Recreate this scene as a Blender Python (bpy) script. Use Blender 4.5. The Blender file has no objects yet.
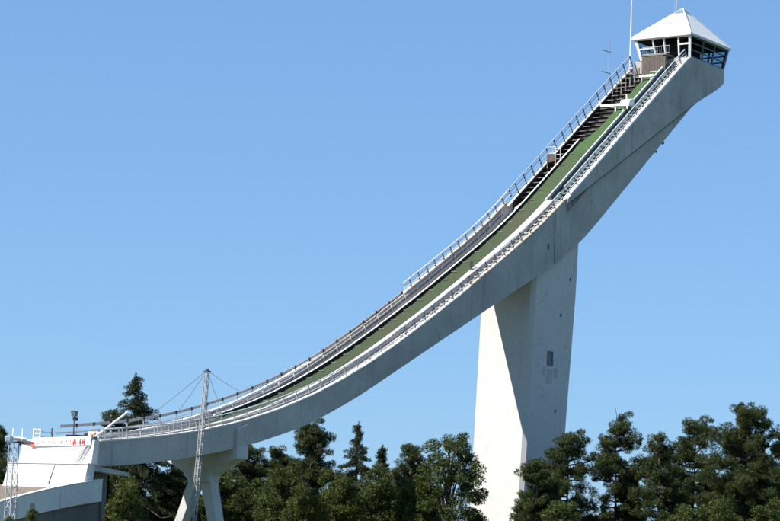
import bpy, math, random
import numpy as np
from mathutils import Matrix, Vector
random.seed(7)
R = math.radians
scene = bpy.context.scene
col = scene.collection

# ------------------------------------------------------------------ camera
GZ = 9.0                                   # eye level of the photographer above the ground at the tower
cam_d = bpy.data.cameras.new('camera')
cam = bpy.data.objects.new('camera', cam_d); col.objects.link(cam)
cam_d.sensor_width = 36.0; cam_d.lens = 2440.0 / 780.0 * 36.0
cam_d.clip_start = 0.5; cam_d.clip_end = 12000
cam.matrix_world = Matrix.Translation((0, 0, GZ)) @ Matrix.Rotation(R(90 + 6.72), 4, 'X') @ Matrix.Rotation(R(2.25), 4, 'Z')
scene.camera = cam

# ------------------------------------------------------------------ frame of the ski jump: u downhill, v towards the photographer's right, z up
ANG = R(55)
OX, OY = 14.898, 240.0
UD = Vector((-math.cos(ANG), -math.sin(ANG), 0)); VD = Vector((math.sin(ANG), -math.cos(ANG), 0))
FRAME_ROT = math.atan2(UD.y, UD.x)
def to_world(u, v, z):
    return Vector((OX + u * UD.x + v * VD.x, OY + u * UD.y + v * VD.y, z + GZ))

# ------------------------------------------------------------------ sky, sun, exposure
sun_local = Vector((0.565, -0.366, 0.74)).normalized()
sun_dir = (UD * sun_local.x + VD * sun_local.y + Vector((0, 0, sun_local.z))).normalized()
elev = math.asin(sun_dir.z); azim = math.atan2(sun_dir.x, sun_dir.y)
world = bpy.data.worlds.new('World'); scene.world = world; world.use_nodes = True
wn = world.node_tree.nodes; wl = world.node_tree.links
sky_n = wn.new('ShaderNodeTexSky'); sky_n.sky_type = 'NISHITA'; sky_n.sun_disc = False
sky_n.sun_elevation = elev; sky_n.sun_rotation = azim
sky_n.altitude = 400; sky_n.air_density = 1.0; sky_n.dust_density = 0.0; sky_n.ozone_density = 4.0
bg = wn['Background']; bg.inputs['Strength'].default_value = 0.15
gam = wn.new('ShaderNodeGamma'); gam.inputs['Gamma'].default_value = 0.46      # the photograph's clear air: softer gradient to the horizon
tint = wn.new('ShaderNodeMix'); tint.data_type = 'RGBA'; tint.blend_type = 'MULTIPLY'; tint.inputs[0].default_value = 1.0
tint.inputs[7].default_value = (0.575, 0.905, 1.33, 1.0)
wl.new(sky_n.outputs['Color'], gam.inputs['Color']); wl.new(gam.outputs['Color'], tint.inputs[6]); wl.new(tint.outputs[2], bg.inputs['Color'])
sun_d = bpy.data.lights.new('sun', 'SUN'); sun_d.energy = 5.0; sun_d.angle = R(0.53); sun_d.color = (1.0, 0.955, 0.88)
sun = bpy.data.objects.new('sun', sun_d); col.objects.link(sun)
sun.rotation_euler = (-sun_dir).to_track_quat('-Z', 'Y').to_euler(); sun.location = (-100, 60, 150)
vs = scene.view_settings
vs.view_transform = 'Standard'; vs.look = 'None'; vs.gamma = 1.0; vs.use_curve_mapping = False
vs.exposure = 0.9
scene.render.engine = 'CYCLES'

# ------------------------------------------------------------------ materials
def mat(name, rough=0.8, metal=0.0):
    m = bpy.data.materials.new(name); m.use_nodes = True
    nt = m.node_tree; b = nt.nodes['Principled BSDF']
    b.inputs['Roughness'].default_value = rough; b.inputs['Metallic'].default_value = metal
    return m, nt, b
def N(nt, t, **kw):
    n = nt.nodes.new(t)
    for k, v in kw.items():
        if k.startswith('_'): n.inputs[k[1:]].default_value = v
        else: setattr(n, k, v)
    return n
def ramp(nt, src, stops):
    r = nt.nodes.new('ShaderNodeValToRGB'); e = r.color_ramp.elements
    while len(e) < len(stops): e.new(0.5)
    for i, (p, c) in enumerate(stops):
        e[i].position = p; e[i].color = (*c, 1)
    nt.links.new(src, r.inputs['Fac']); return r.outputs['Color']
def mul(nt, a, b, fac=1.0):
    m = nt.nodes.new('ShaderNodeMix'); m.data_type = 'RGBA'; m.blend_type = 'MULTIPLY'
    m.inputs[0].default_value = fac
    nt.links.new(a, m.inputs[6]); nt.links.new(b, m.inputs[7]); return m.outputs[2]
def simple(name, c, rough=0.6, metal=0.0, var=0.12, scale=3.0):
    m, nt, b = mat(name, rough, metal)
    tc = N(nt, 'ShaderNodeTexCoord'); n = N(nt, 'ShaderNodeTexNoise', _Scale=scale, _Detail=6.0)
    nt.links.new(tc.outputs['Object'], n.inputs['Vector'])
    k = ramp(nt, n.outputs['Fac'], [(0.3, tuple(x * (1 - var) for x in c)), (0.7, tuple(min(1, x * (1 + var)) for x in c))])
    nt.links.new(k, b.inputs['Base Color']); return m
def concrete(name, c, stain=0.35, streak=0.3, seams=0.0):
    m, nt, b = mat(name, 0.88)
    tc = N(nt, 'ShaderNodeTexCoord')
    big = N(nt, 'ShaderNodeTexNoise', _Scale=0.22, _Detail=8.0, _Roughness=0.62); nt.links.new(tc.outputs['Object'], big.inputs['Vector'])
    mp = N(nt, 'ShaderNodeMapping'); mp.inputs['Scale'].default_value = (1.6, 1.6, 0.09); nt.links.new(tc.outputs['Object'], mp.inputs['Vector'])
    st = N(nt, 'ShaderNodeTexNoise', _Scale=1.0, _Detail=7.0, _Roughness=0.65); nt.links.new(mp.outputs['Vector'], st.inputs['Vector'])
    fi = N(nt, 'ShaderNodeTexNoise', _Scale=9.0, _Detail=6.0); nt.links.new(tc.outputs['Object'], fi.inputs['Vector'])
    k0 = ramp(nt, big.outputs['Fac'], [(0.25, tuple(x * (1 - stain) for x in c)), (0.6, c), (0.8, tuple(min(1, x * 1.08) for x in c))])
    k1 = ramp(nt, st.outputs['Fac'], [(0.28, (1 - streak,) * 3), (0.45, (1, 1, 1)), (0.62, (1, 1, 1)), (0.75, (1 - streak * 0.5,) * 3)])
    k2 = ramp(nt, fi.outputs['Fac'], [(0.3, (0.86, 0.86, 0.86)), (0.7, (1, 1, 1))])
    bl = N(nt, 'ShaderNodeTexNoise', _Scale=0.9, _Detail=12.0, _Roughness=0.72); nt.links.new(tc.outputs['Object'], bl.inputs['Vector'])
    o = mul(nt, mul(nt, mul(nt, k0, k1), k2), ramp(nt, bl.outputs['Fac'], [(0.28, (0.62, 0.61, 0.6)), (0.40, (1, 1, 1)), (0.60, (1, 1, 1)), (0.72, (0.72, 0.71, 0.69))]))
    if seams:
        w = N(nt, 'ShaderNodeTexWave', wave_type='BANDS', bands_direction='X', _Scale=0.095, _Distortion=0.0); nt.links.new(tc.outputs['Object'], w.inputs['Vector'])
        w2 = N(nt, 'ShaderNodeTexWave', wave_type='BANDS', bands_direction='Z', _Scale=0.085, _Distortion=0.0); nt.links.new(tc.outputs['Object'], w2.inputs['Vector'])
        o = mul(nt, o, ramp(nt, w.outputs['Fac'], [(0.0, (1 - seams,) * 3), (0.006, (1, 1, 1))]))
        o = mul(nt, o, ramp(nt, w2.outputs['Fac'], [(0.0, (1 - seams,) * 3), (0.006, (1, 1, 1))]))
    nt.links.new(o, b.inputs['Base Color'])
    bp = N(nt, 'ShaderNodeBump', _Strength=0.12, _Distance=0.02); nt.links.new(fi.outputs['Fac'], bp.inputs['Height']); nt.links.new(bp.outputs['Normal'], b.inputs['Normal'])
    return m
M = {}
M['concrete'] = concrete('grey concrete', (0.50, 0.475, 0.44), 0.32, 0.34)
M['pillar'] = concrete('pale painted concrete', (0.615, 0.595, 0.565), 0.08, 0.10)
M['patch'] = concrete('patched mortar', (0.50, 0.48, 0.45), 0.3, 0.2)
M['pier'] = concrete('grey painted concrete', (0.54, 0.53, 0.51), 0.18, 0.16)
M['white_wall'] = concrete('white painted concrete', (0.74, 0.72, 0.69), 0.10, 0.10)
M['dirty'] = concrete('weathered concrete', (0.50, 0.44, 0.36), 0.35, 0.3)
M['white'] = simple('white paint', (0.78, 0.77, 0.74), 0.45, 0, 0.06)
M['roof'] = simple('white roof sheet', (0.74, 0.72, 0.68), 0.5, 0, 0.05, 1.5)
M['galv'] = simple('galvanised steel', (0.38, 0.385, 0.39), 0.5, 0.3, 0.2)
M['rail_light'] = simple('light galvanised pipe', (0.60, 0.61, 0.62), 0.45, 0.2, 0.15)
M['rail_blue'] = simple('pale blue grey steel', (0.40, 0.46, 0.52), 0.45, 0.2, 0.1)
M['dark_steel'] = simple('dark steel', (0.095, 0.105, 0.12), 0.5, 0.3, 0.2)
M['dark_wood'] = simple('tarred timber', (0.016, 0.014, 0.013), 0.85, 0, 0.3)
M['tread'] = simple('worn grey timber', (0.2, 0.185, 0.16), 0.8, 0, 0.35, 2.0)
M['brown'] = simple('brown timber boarding', (0.085, 0.066, 0.055), 0.7, 0, 0.25, 2.0)
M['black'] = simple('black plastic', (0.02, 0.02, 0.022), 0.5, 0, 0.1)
M['bluebox'] = simple('blue grey housing', (0.09, 0.13, 0.15), 0.5, 0, 0.1)
M['red'] = simple('faded red print', (0.66, 0.10, 0.085), 0.8, 0, 0.1)
M['tan'] = simple('tan canvas', (0.50, 0.34, 0.2), 0.85, 0, 0.2)
M['interior'] = simple('interior shade panel', (0.022, 0.02, 0.018), 0.7, 0, 0.2)  # near-black colour stands in for the shade inside the cabin
M['footing'] = concrete('dark concrete', (0.17, 0.165, 0.15), 0.35, 0.3)  # darker base colour for the footings and the walls behind the ledge
M['walk'] = simple('dark weathered walkway', (0.10, 0.085, 0.07), 0.85, 0, 0.35, 1.0)
M['teal'] = simple('blue green painted steel', (0.07, 0.105, 0.11), 0.55, 0.1, 0.2)
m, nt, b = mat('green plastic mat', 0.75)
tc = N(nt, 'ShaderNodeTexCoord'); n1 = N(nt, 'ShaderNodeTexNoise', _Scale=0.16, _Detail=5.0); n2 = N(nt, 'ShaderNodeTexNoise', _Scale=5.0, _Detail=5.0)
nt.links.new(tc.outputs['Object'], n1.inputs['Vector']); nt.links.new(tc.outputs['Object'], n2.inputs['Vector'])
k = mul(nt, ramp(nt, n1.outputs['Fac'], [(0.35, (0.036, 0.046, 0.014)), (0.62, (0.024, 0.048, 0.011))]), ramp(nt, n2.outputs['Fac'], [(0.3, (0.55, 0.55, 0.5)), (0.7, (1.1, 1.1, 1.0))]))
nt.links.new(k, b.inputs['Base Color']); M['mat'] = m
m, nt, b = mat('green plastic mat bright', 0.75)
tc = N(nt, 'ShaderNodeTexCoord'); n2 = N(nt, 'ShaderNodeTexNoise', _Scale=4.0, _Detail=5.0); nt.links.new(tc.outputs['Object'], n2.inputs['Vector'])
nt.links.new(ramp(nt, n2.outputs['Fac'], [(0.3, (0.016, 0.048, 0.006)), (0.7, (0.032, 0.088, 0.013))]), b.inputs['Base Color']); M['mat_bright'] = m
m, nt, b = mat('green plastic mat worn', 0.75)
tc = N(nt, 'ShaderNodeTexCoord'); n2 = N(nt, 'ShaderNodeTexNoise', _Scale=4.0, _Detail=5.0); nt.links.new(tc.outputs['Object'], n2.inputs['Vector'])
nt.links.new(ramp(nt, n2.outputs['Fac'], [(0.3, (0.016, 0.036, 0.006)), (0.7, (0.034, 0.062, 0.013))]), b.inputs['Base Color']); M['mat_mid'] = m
m, nt, b = mat('window glass', 0.04)
b.inputs['Base Color'].default_value = (0.55, 0.62, 0.66, 1); b.inputs['Transmission Weight'].default_value = 1.0; b.inputs['IOR'].default_value = 1.01
b.inputs['Specular IOR Level'].default_value = 0.5; M['glass'] = m
m, nt, b = mat('rooflight glass', 0.12); b.inputs['Base Color'].default_value = (0.16, 0.22, 0.28, 1); b.inputs['Specular IOR Level'].default_value = 0.7; M['rooflight'] = m
def ground_mat(name, c0, c1, sc):
    m, nt, b = mat(name, 0.95)
    tc = N(nt, 'ShaderNodeTexCoord'); n = N(nt, 'ShaderNodeTexNoise', _Scale=sc, _Detail=10.0, _Roughness=0.7); nt.links.new(tc.outputs['Object'], n.inputs['Vector'])
    nt.links.new(ramp(nt, n.outputs['Fac'], [(0.3, c0), (0.7, c1)]), b.inputs['Base Color']); return m
M['grass'] = ground_mat('meadow grass', (0.03, 0.05, 0.015), (0.075, 0.10, 0.03), 0.12)
M['soil'] = ground_mat('bare brown slope', (0.10, 0.08, 0.06), (0.18, 0.145, 0.11), 0.8)
M['bark'] = simple('pine bark', (0.20, 0.115, 0.075), 0.95, 0, 0.4, 2.0)
M['bark_dark'] = simple('dark bark', (0.055, 0.045, 0.035), 0.95, 0, 0.4, 2.0)
def leaf_mat(name, c0, c1, c2):
    m, nt, b = mat(name, 0.6)
    g = N(nt, 'ShaderNodeNewGeometry'); tc = N(nt, 'ShaderNodeTexCoord')
    n = N(nt, 'ShaderNodeTexNoise', _Scale=0.7, _Detail=3.0); nt.links.new(tc.outputs['Object'], n.inputs['Vector'])
    k0 = ramp(nt, g.outputs['Random Per Island'], [(0.0, c0), (0.6, c1), (1.0, c2)])
    k1 = ramp(nt, n.outputs['Fac'], [(0.3, (0.7, 0.75, 0.7)), (0.7, (1.15, 1.1, 1.0))])
    o = mul(nt, k0, k1); nt.links.new(o, b.inputs['Base Color']); b.inputs['Specular IOR Level'].default_value = 0.25
    tr = N(nt, 'ShaderNodeBsdfTranslucent'); nt.links.new(o, tr.inputs['Color'])
    mx = N(nt, 'ShaderNodeMixShader'); mx.inputs[0].default_value = 0.30
    nt.links.new(b.outputs[0], mx.inputs[1]); nt.links.new(tr.outputs[0], mx.inputs[2]); nt.links.new(mx.outputs[0], nt.nodes['Material Output'].inputs['Surface'])
    return m
M['pine'] = leaf_mat('pine needles', (0.024, 0.038, 0.011), (0.046, 0.064, 0.016), (0.080, 0.098, 0.025))
M['spruce'] = leaf_mat('spruce needles', (0.018, 0.028, 0.011), (0.032, 0.046, 0.015), (0.056, 0.070, 0.022))
M['leaf'] = leaf_mat('broad leaves', (0.032, 0.050, 0.010), (0.058, 0.082, 0.016), (0.098, 0.120, 0.026))
M['leaf_light'] = leaf_mat('yellow green leaves', (0.044, 0.062, 0.012), (0.074, 0.095, 0.018), (0.115, 0.132, 0.03))

# ------------------------------------------------------------------ mesh helpers
class MB:
    def __init__(s): s.v = []; s.f = []
    def add(s, vs, fs):
        o = len(s.v); s.v += [tuple(p) for p in vs]; s.f += [tuple(i + o for i in f) for f in fs]; return s
    def box(s, x0, x1, y0, y1, z0, z1):
        x0, x1 = sorted((x0, x1)); y0, y1 = sorted((y0, y1)); z0, z1 = sorted((z0, z1))
        return s.add([(x0,y0,z0),(x1,y0,z0),(x1,y1,z0),(x0,y1,z0),(x0,y0,z1),(x1,y0,z1),(x1,y1,z1),(x0,y1,z1)],
                     [(0,3,2,1),(4,5,6,7),(0,1,5,4),(1,2,6,5),(2,3,7,6),(3,0,4,7)])
    def hexa(s, p):     # 4 bottom then 4 top corners, each counterclockwise from above
        return s.add(p, [(0,3,2,1),(4,5,6,7),(0,1,5,4),(1,2,6,5),(2,3,7,6),(3,0,4,7)])
    def tube(s, pts, r, n=6, r1=None):
        pts = [Vector(p) for p in pts]; vs = []; fs = []; k = len(pts)
        for i, p in enumerate(pts):
            t = (pts[min(i + 1, k - 1)] - pts[max(i - 1, 0)]).normalized()
            a = t.cross(Vector((0, 0, 1)));  a = a if a.length > 0.05 else t.cross(Vector((1, 0, 0)))
            a.normalize(); b_ = t.cross(a)
            rr = r if r1 is None else r + (r1 - r) * i / (k - 1)
            for j in range(n):
                q = 2 * math.pi * (j + 0.5) / n; vs.append(p + a * rr * math.cos(q) + b_ * rr * math.sin(q))
        for i in range(k - 1):
            for j in range(n): fs.append((i*n+j, i*n+(j+1)%n, (i+1)*n+(j+1)%n, (i+1)*n+j))
        fs.append(tuple(range(n - 1, -1, -1))); fs.append(tuple((k-1)*n + j for j in range(n)))
        return s.add(vs, fs)
    def sweep(s, us, sec):      # sec(u) -> closed polygon [(v, z)] with the same count for each u
        rows = [[(u, a, z) for a, z in sec(u)] for u in us]; n = len(rows[0]); vs = [p for r in rows for p in r]; fs = []
        for i in range(len(us) - 1):
            for j in range(n): fs.append((i*n+j, (i+1)*n+j, (i+1)*n+(j+1)%n, i*n+(j+1)%n))
        fs.append(tuple(range(n))); fs.append(tuple((len(us)-1)*n + j for j in range(n - 1, -1, -1)))
        return s.add(vs, fs)
    def prism(s, poly, v0, v1):  # polygon in (u, z) pushed from v0 to v1
        n = len(poly); vs = [(u, v0, z) for u, z in poly] + [(u, v1, z) for u, z in poly]
        return s.add(vs, [tuple(range(n)), tuple(range(2*n-1, n-1, -1))] + [(j, j+n, (j+1)%n+n, (j+1)%n) for j in range(n)])
    def mesh(s, name, material, off=(0, 0, 0), smooth=False):
        me = bpy.data.meshes.new(name); o = Vector(off)
        me.from_pydata([tuple(Vector(p) - o) for p in s.v], [], s.f); me.materials.append(material)
        import bmesh
        bm = bmesh.new(); bm.from_mesh(me); bmesh.ops.recalc_face_normals(bm, faces=bm.faces); bm.to_mesh(me); bm.free()
        if smooth: me.shade_smooth()
        return me
def tag(o, label, cat, group=None):
    o['label'] = label; o['category'] = cat
    if group: o['group'] = group
    return o
def thing(name, label, cat, base=(0, 0, 0), group=None):
    """Empty at a thing's base, in the frame of the jump (u, v, z)"""
    o = bpy.data.objects.new(name, None); col.objects.link(o); o.empty_display_size = 0.5
    o.location = to_world(*base); o.rotation_euler = (0, 0, FRAME_ROT); o['_'] = 0; del o['_']
    BASE[o.name] = Vector(base); return tag(o, label, cat, group)
BASE = {}
def part(name, mb, material, parent, label=None, top=None, smooth=False, kind=None):
    top = top or parent
    me = mb.mesh(name, material, BASE[top.name], smooth)
    o = bpy.data.objects.new(name, me); col.objects.link(o); o.parent = parent
    if label: o['label'] = label
    if kind: o['kind'] = kind
    return o
def inst(name, me, parent, loc, roty=0.0, top=None):
    o = bpy.data.objects.new(name, me); col.objects.link(o); o.parent = parent
    o.location = Vector(loc) - BASE[(top or parent).name]; o.rotation_euler = (0, roty, 0); return o
def solo(name, mb, material, label, cat, base, group=None, smooth=False):
    me = mb.mesh(name, material, base, smooth); o = bpy.data.objects.new(name, me); col.objects.link(o)
    o.location = to_world(*base); o.rotation_euler = (0, 0, FRAME_ROT); return tag(o, label, cat, group)

# ------------------------------------------------------------------ profiles of the in-run (u, z)
def smooth_profile(K, lo, hi, sig):
    K = np.array(K); g = np.arange(lo - 20, hi + 20, 0.25)
    z = np.interp(g, K[:, 0], K[:, 1])
    s0 = (K[1, 1] - K[0, 1]) / (K[1, 0] - K[0, 0]); s1 = (K[-1, 1] - K[-2, 1]) / (K[-1, 0] - K[-2, 0])
    z = np.where(g < K[0, 0], K[0, 1] + s0 * (g - K[0, 0]), z); z = np.where(g > K[-1, 0], K[-1, 1] + s1 * (g - K[-1, 0]), z)
    w = np.exp(-0.5 * (np.arange(-40, 41) * 0.25 / sig) ** 2); w /= w.sum()
    z2 = np.convolve(np.pad(z, 40, mode='reflect', reflect_type='odd'), w, 'valid')
    return lambda u: float(np.interp(u, g, z2))
TOP = smooth_profile([(-31,55.86),(-20.97,48.24),(-13.72,42.70),(-4.53,35.65),(-0.8,32.85),(7.1,28.1),(14,24.0),(20.8,20.25),(27,17.0),(30.5,15.3),(36.9,12.7),(41.3,11.25),(47.2,9.7),(52.8,8.62),(59.1,7.78),(63.7,7.31)], -31, 64, 3.0)
BOT = smooth_profile([(-32.1,50.28),(-8.37,31.77),(-4.0,29.5),(0.01,27.45),(7.93,23.75),(14.08,20.8),(20.28,17.85),(30.37,13.0),(37.54,10.1),(45.43,7.95),(54.63,6.3),(61.8,5.48),(64.5,5.3)], -32, 64, 1.6)
def SEAM(u): return 35.2 - 0.558 * (u + 4.57)
def slope(u): return (TOP(u + 0.4) - TOP(u - 0.4)) / 0.8
def ang(u): return -math.atan(slope(u))       # rotation about v that turns z into the surface normal
def along(u, h, v):                            # point h metres from the edge line, square to the slope
    a = math.atan(slope(u)); return (u - h * math.sin(a), v, TOP(u) + h * math.cos(a))
UJ = -4.57

# ------------------------------------------------------------------ ground
def ground_h(x, y):
    r = math.hypot(x, y); t = min(1, max(0, (r - 25) / 120)); t = t * t * (3 - 2 * t)
    return 7.3 * (1 - t) + 0.25 * math.sin(x * 0.07) * math.cos(y * 0.05) * t - 0.1
g = MB(); rad = [0, 8, 16, 30, 45, 60, 80, 100, 120, 145, 170, 200, 230, 260, 300, 360, 450, 600, 900, 1500, 3000, 7000]
ns = 96; g.v.append((0, 0, ground_h(0, 0)))
for r_ in rad[1:]:
    for j in range(ns):
        q = 2 * math.pi * j / ns; g.v.append((r_ * math.cos(q), r_ * math.sin(q), ground_h(r_ * math.cos(q), r_ * math.sin(q)) if r_ < 1000 else -0.1))
for j in range(ns): g.f.append((0, 1 + j, 1 + (j + 1) % ns))
for i in range(len(rad) - 2):
    for j in range(ns):
        a_ = 1 + i * ns; g.f.append((a_ + j, a_ + ns + j, a_ + ns + (j + 1) % ns, a_ + (j + 1) % ns))
go = bpy.data.objects.new('ground', g.mesh('ground', M['grass'], (0, 0, 0), True)); col.objects.link(go); go['kind'] = 'structure'

# landing slope in front of the take-off
def LAND(u): return 3.75 - 0.10 * (u - 64) - 0.0165 * max(0, u - 66) ** 2
ls = MB(); lu = [64.3 + i * 1.5 for i in range(18)]
ls.sweep(lu, lambda u: [(0.6, LAND(u)), (-3, LAND(u) + 0.12), (-9.4, LAND(u) + 0.1), (-16, min(LAND(u) - 2.5, -6)), (-20, -9.6), (0.6, -9.6)])
lo_ = bpy.data.objects.new('landing_slope', ls.mesh('landing_slope', M['soil'])); col.objects.link(lo_)
lo_.location = to_world(0, 0, 0); lo_.rotation_euler = (0, 0, FRAME_ROT); lo_['kind'] = 'structure'

# ------------------------------------------------------------------ ski jump tower
tower = thing('ski_jump_tower', 'tall concrete ski jump in-run sweeping up on a leaning beam and one broad pillar', 'ski jump', (-4, -3.5, -GZ))
us_lo = [UJ + 0.02] + [-4 + i for i in range(68)] + [63.95]
def sec_lower(u):
    t = TOP(u); b_ = BOT(u); w = min(1.45, max(0.75, (t - b_) - 0.55)); kv = float(np.interp(u, [2, 22], [-1.5, -1.95]))
    return [(0, b_), (0, t), (-0.34, t), (-0.34, t-0.55), (kv, t-0.55), (kv, t-0.03), (-2.45, t-0.03), (-2.45, t-0.42), (-5.0, t-0.42), (-5.0, t-w+0.25),
            (-6.72, t-w+0.25), (-7.0, t-0.18), (-7.4, t-0.18), (-7.4, t-w+0.02), (-6.15, t-w-0.25), (-6.15, b_)]
part('lower_beam', MB().sweep(us_lo, sec_lower), M['concrete'], tower, 'grey concrete trough beam curving down to the take-off')
us_up = [-29.98 + i * 1.0 for i in range(26)] + [UJ]
def TV(u): return float(np.interp(u, [-17.5, -14.5], [-4.0, -5.0]))
def sec_upper(u):
    tv = TV(u); t = TOP(u); s_ = SEAM(u); lowb = min(s_, t - 1.95)
    return [(0.2, s_), (0.2, t), (-0.34, t), (-0.34, t-0.75), (-2.35, t-0.75), (-2.35, t-0.2), (-2.5, t-0.2), (-2.5, t-0.42), (tv, t-0.42), (tv, t-1.7),
            (-7.0, t-1.7), (-7.0, t-0.62), (-7.35, t-0.62), (-7.35, t-1.9), (-6.15, lowb), (-0.3, lowb), (-0.3, s_)]
part('upper_trough', MB().sweep(us_up, sec_upper), M['concrete'], tower, 'wedge shaped concrete trough under the steep start section')
us_b = [-32.05, -31, -28, -24, -20, -16, -12, -9, -8, -7, -6, -5.2, UJ]
part('upper_beam', MB().sweep(us_b, lambda u: [(-0.3, BOT(u)), (-0.3, max(SEAM(u) - 0.14, BOT(u) + 0.12)), (-6.1, max(SEAM(u) - 0.14, BOT(u) + 0.12)), (-6.1, BOT(u))]), M['concrete'], tower, 'concrete girder rising from the pillar to the cabin')
part('seam_shadow_strip', MB().sweep([-31.5 + i for i in range(27)], lambda u: [(-0.31, SEAM(u) - 0.2), (0.08, SEAM(u) - 0.2), (0.08, SEAM(u) - 0.01), (-0.31, SEAM(u) - 0.01)]), M['black'], tower)  # black strip added along the seam, stands in for the overhang's shadow line
for q in (-25.4, -23.9):
    lp = part('under_lamp', MB().box(q - 0.15, q + 0.15, -0.7, -0.4, BOT(q) - 0.42, BOT(q) - 0.2), M['bluebox'], tower); part('bracket', MB().box(q - 0.05, q + 0.05, -0.58, -0.52, BOT(q) - 0.2, BOT(q) + 0.1), M['dark_steel'], lp, top=tower)
part('cabin_base', MB().prism([(-30.0,55.1),(-38.1,55.1),(-38.0,53.5),(-36.5,52.55),(-32.1,50.42),(-30.0,49.45)], 0.2, -6.9), M['concrete'], tower, 'concrete block carrying the start cabin')
# pillar with a chamfered near corner
def pil(z):
    t = (31.5 - z) / 20.0
    f_ = 0.0 + 0.04 * max(0, 27.4 - z); bk = -8.35 + min(1.75, 0.078 * (31.5 - z)); nr = -0.50 - 0.008 * (31.5 - z); fr = -6.68 + 0.0 * z
    c_ = 0.42
    return [(f_, fr), (f_, nr - c_), (f_ - c_ * 0.75, nr), (bk, nr), (bk, fr)]
zs = [30.5, 26, 20, 14, 8, 2, -4, -9.4]; pv = MB(); rows = [[(a, b_, z) for a, b_ in pil(z)] for z in zs]
# the head of the pillar follows the soffit of the beam
rows[0] = [(a, b_, BOT(a) + 0.3) for a, b_ in pil(29.0)]
vv = [p for r_ in rows for p in r_]; ff = []
for i in range(len(zs) - 1):
    for j in range(5): ff.append((i*5+j, i*5+(j+1)%5, (i+1)*5+(j+1)%5, (i+1)*5+j))
ff += [(0,1,2,3,4), tuple((len(zs)-1)*5 + j for j in (4,3,2,1,0))]
pillar = part('pillar', pv.add(vv, ff), M['pillar'], tower, 'broad tapering concrete pillar, white in the sun and grey in the shade')
nrz = lambda z: -0.50 - 0.008 * (31.5 - z)
h_ = MB(); z_ = 19.6; y_ = nrz(z_)
for a in ((-3.85, -3.75, 18.75, 20.15), (-2.95, -2.85, 18.75, 20.15), (-3.75, -2.95, 20.05, 20.15), (-3.75, -2.95, 18.75, 18.85)): h_.box(a[0], a[1], y_ - 0.06, y_ + 0.09, a[2], a[3])
part('hatch_frame', h_, M['dark_steel'], pillar, top=tower)
part('hatch', MB().box(-3.75, -2.95, y_ - 0.06, y_ + 0.04, 18.85, 20.05), M['bluebox'], pillar, top=tower)
for (a, z_) in ((-6.9, 27.6), (-5.3, 23.8), (-4.9, 14.1)):
    part('vent_hole', MB().box(a, a + 0.28, nrz(z_) - 0.05, nrz(z_) + 0.03, z_, z_ + 0.3), M['black'], pillar, top=tower)
for (a0, a1, z0, z1) in ((-4.9, -4.15, 17.6, 18.5), (-3.95, -2.7, 16.9, 18.55), (-2.55, -2.1, 17.7, 18.6), (-5.2, -3.4, 9.9, 10.6)):
    part('repair_patch', MB().box(a0, a1, nrz(z0) - 0.03, nrz(z0) + 0.012, z0, z1), M['patch'], pillar, top=tower)
part('drain_hole', MB().box(-1.55, -1.25, -0.2, 0.03, 30.15, 30.7), M['black'], tower)
part('expansion_joint', MB().box(-2.62, -2.55, -0.1, 0.025, 28.9, 33.9), M['dark_steel'], tower)
# pier with two splayed legs
pier = part('pier_cap', MB().add(
    [(u, v, z) for u in (45.8, 47.3) for v, z in ((0.34, 7.95), (0.34, 6.85), (-1.2, 6.3), (-2.45, 5.4), (-2.6, 4.9), (-4.75, 4.9), (-4.96, 5.4), (-5.9, 6.0), (-7.05, 6.5), (-7.05, 6.95), (-6.2, 7.2), (-6.2, 7.95))],
    [tuple(range(12)), tuple(range(23, 11, -1))] + [(j, 12 + j, 12 + (j+1) % 12, (j+1) % 12) for j in range(12)]), M['pier'], tower, 'flared concrete cap of the lower pier')
for (t0, t1, m0, m1) in ((-4.05, -4.94, -5.42, -6.23), (-2.62, -3.7, -1.79, -2.68)):      # v at the cap and three metres lower
    zb, zt_ = -9.4, 4.95; k = (zt_ - zb) / (zt_ - 1.6); l0, l1 = t0 + (m0 - t0) * k, t1 + (m1 - t1) * k
    part('pier_leg', MB().hexa([(45.9,l1,zb),(46.95,l1,zb),(46.95,l0,zb),(45.9,l0,zb),(45.9,t1,zt_),(46.95,t1,zt_),(46.95,t0,zt_),(45.9,t0,zt_)]), M['pier'], tower)
part('pilaster', MB().prism([(45.85, TOP(45.85) - 0.35), (47.3, TOP(47.3) - 0.5), (47.3, BOT(47.3) - 0.02), (45.85, BOT(45.85) - 0.02)], 0.28, 0.002), M['concrete'], tower)
# green mats down the track, one panel after the other
u = -28.1
while u < 52:
    L = 1.15 / math.sqrt(1 + slope(u) ** 2) * 1.6; v0, v1 = u + 0.03, u + L - 0.03
    t0, t1 = TOP(v0) - 0.36, TOP(v1) - 0.36
    k = random.uniform(-0.015, 0.02)
    i0, i1 = (TV(v0) + 0.08, TV(v1) + 0.08) if u < UJ else (-4.92, -4.92)
    mb_ = MB().hexa([(v0,i0,t0-0.05),(v1,i1,t1-0.05),(v1,-2.53,t1-0.05),(v0,-2.53,t0-0.05),(v0,i0,t0+0.05+k),(v1,i1,t1+k),(v1,-2.53,t1+k),(v0,-2.53,t0+0.05+k)])
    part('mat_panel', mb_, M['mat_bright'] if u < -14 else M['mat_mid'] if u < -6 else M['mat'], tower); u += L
u = -13.0
bt = MB().box(-0.035, 0.035, -0.33, 0.33, -0.02, 0.03).mesh('mat_batten', M['tread'])
while u < 40:
    inst('mat_batten', bt, tower, (u, random.choice((-4.55, -4.5, -4.45)), TOP(u) - 0.28), ang(u)); u += random.uniform(1.7, 2.2)
part('gravel_track', MB().sweep([52.2 + i for i in range(12)] + [63.8], lambda u: [(-4.9, TOP(u) - 0.41), (-2.55, TOP(u) - 0.41), (-2.55, TOP(u) - 0.36), (-4.9, TOP(u) - 0.36)]), M['dirty'], tower)
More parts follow.
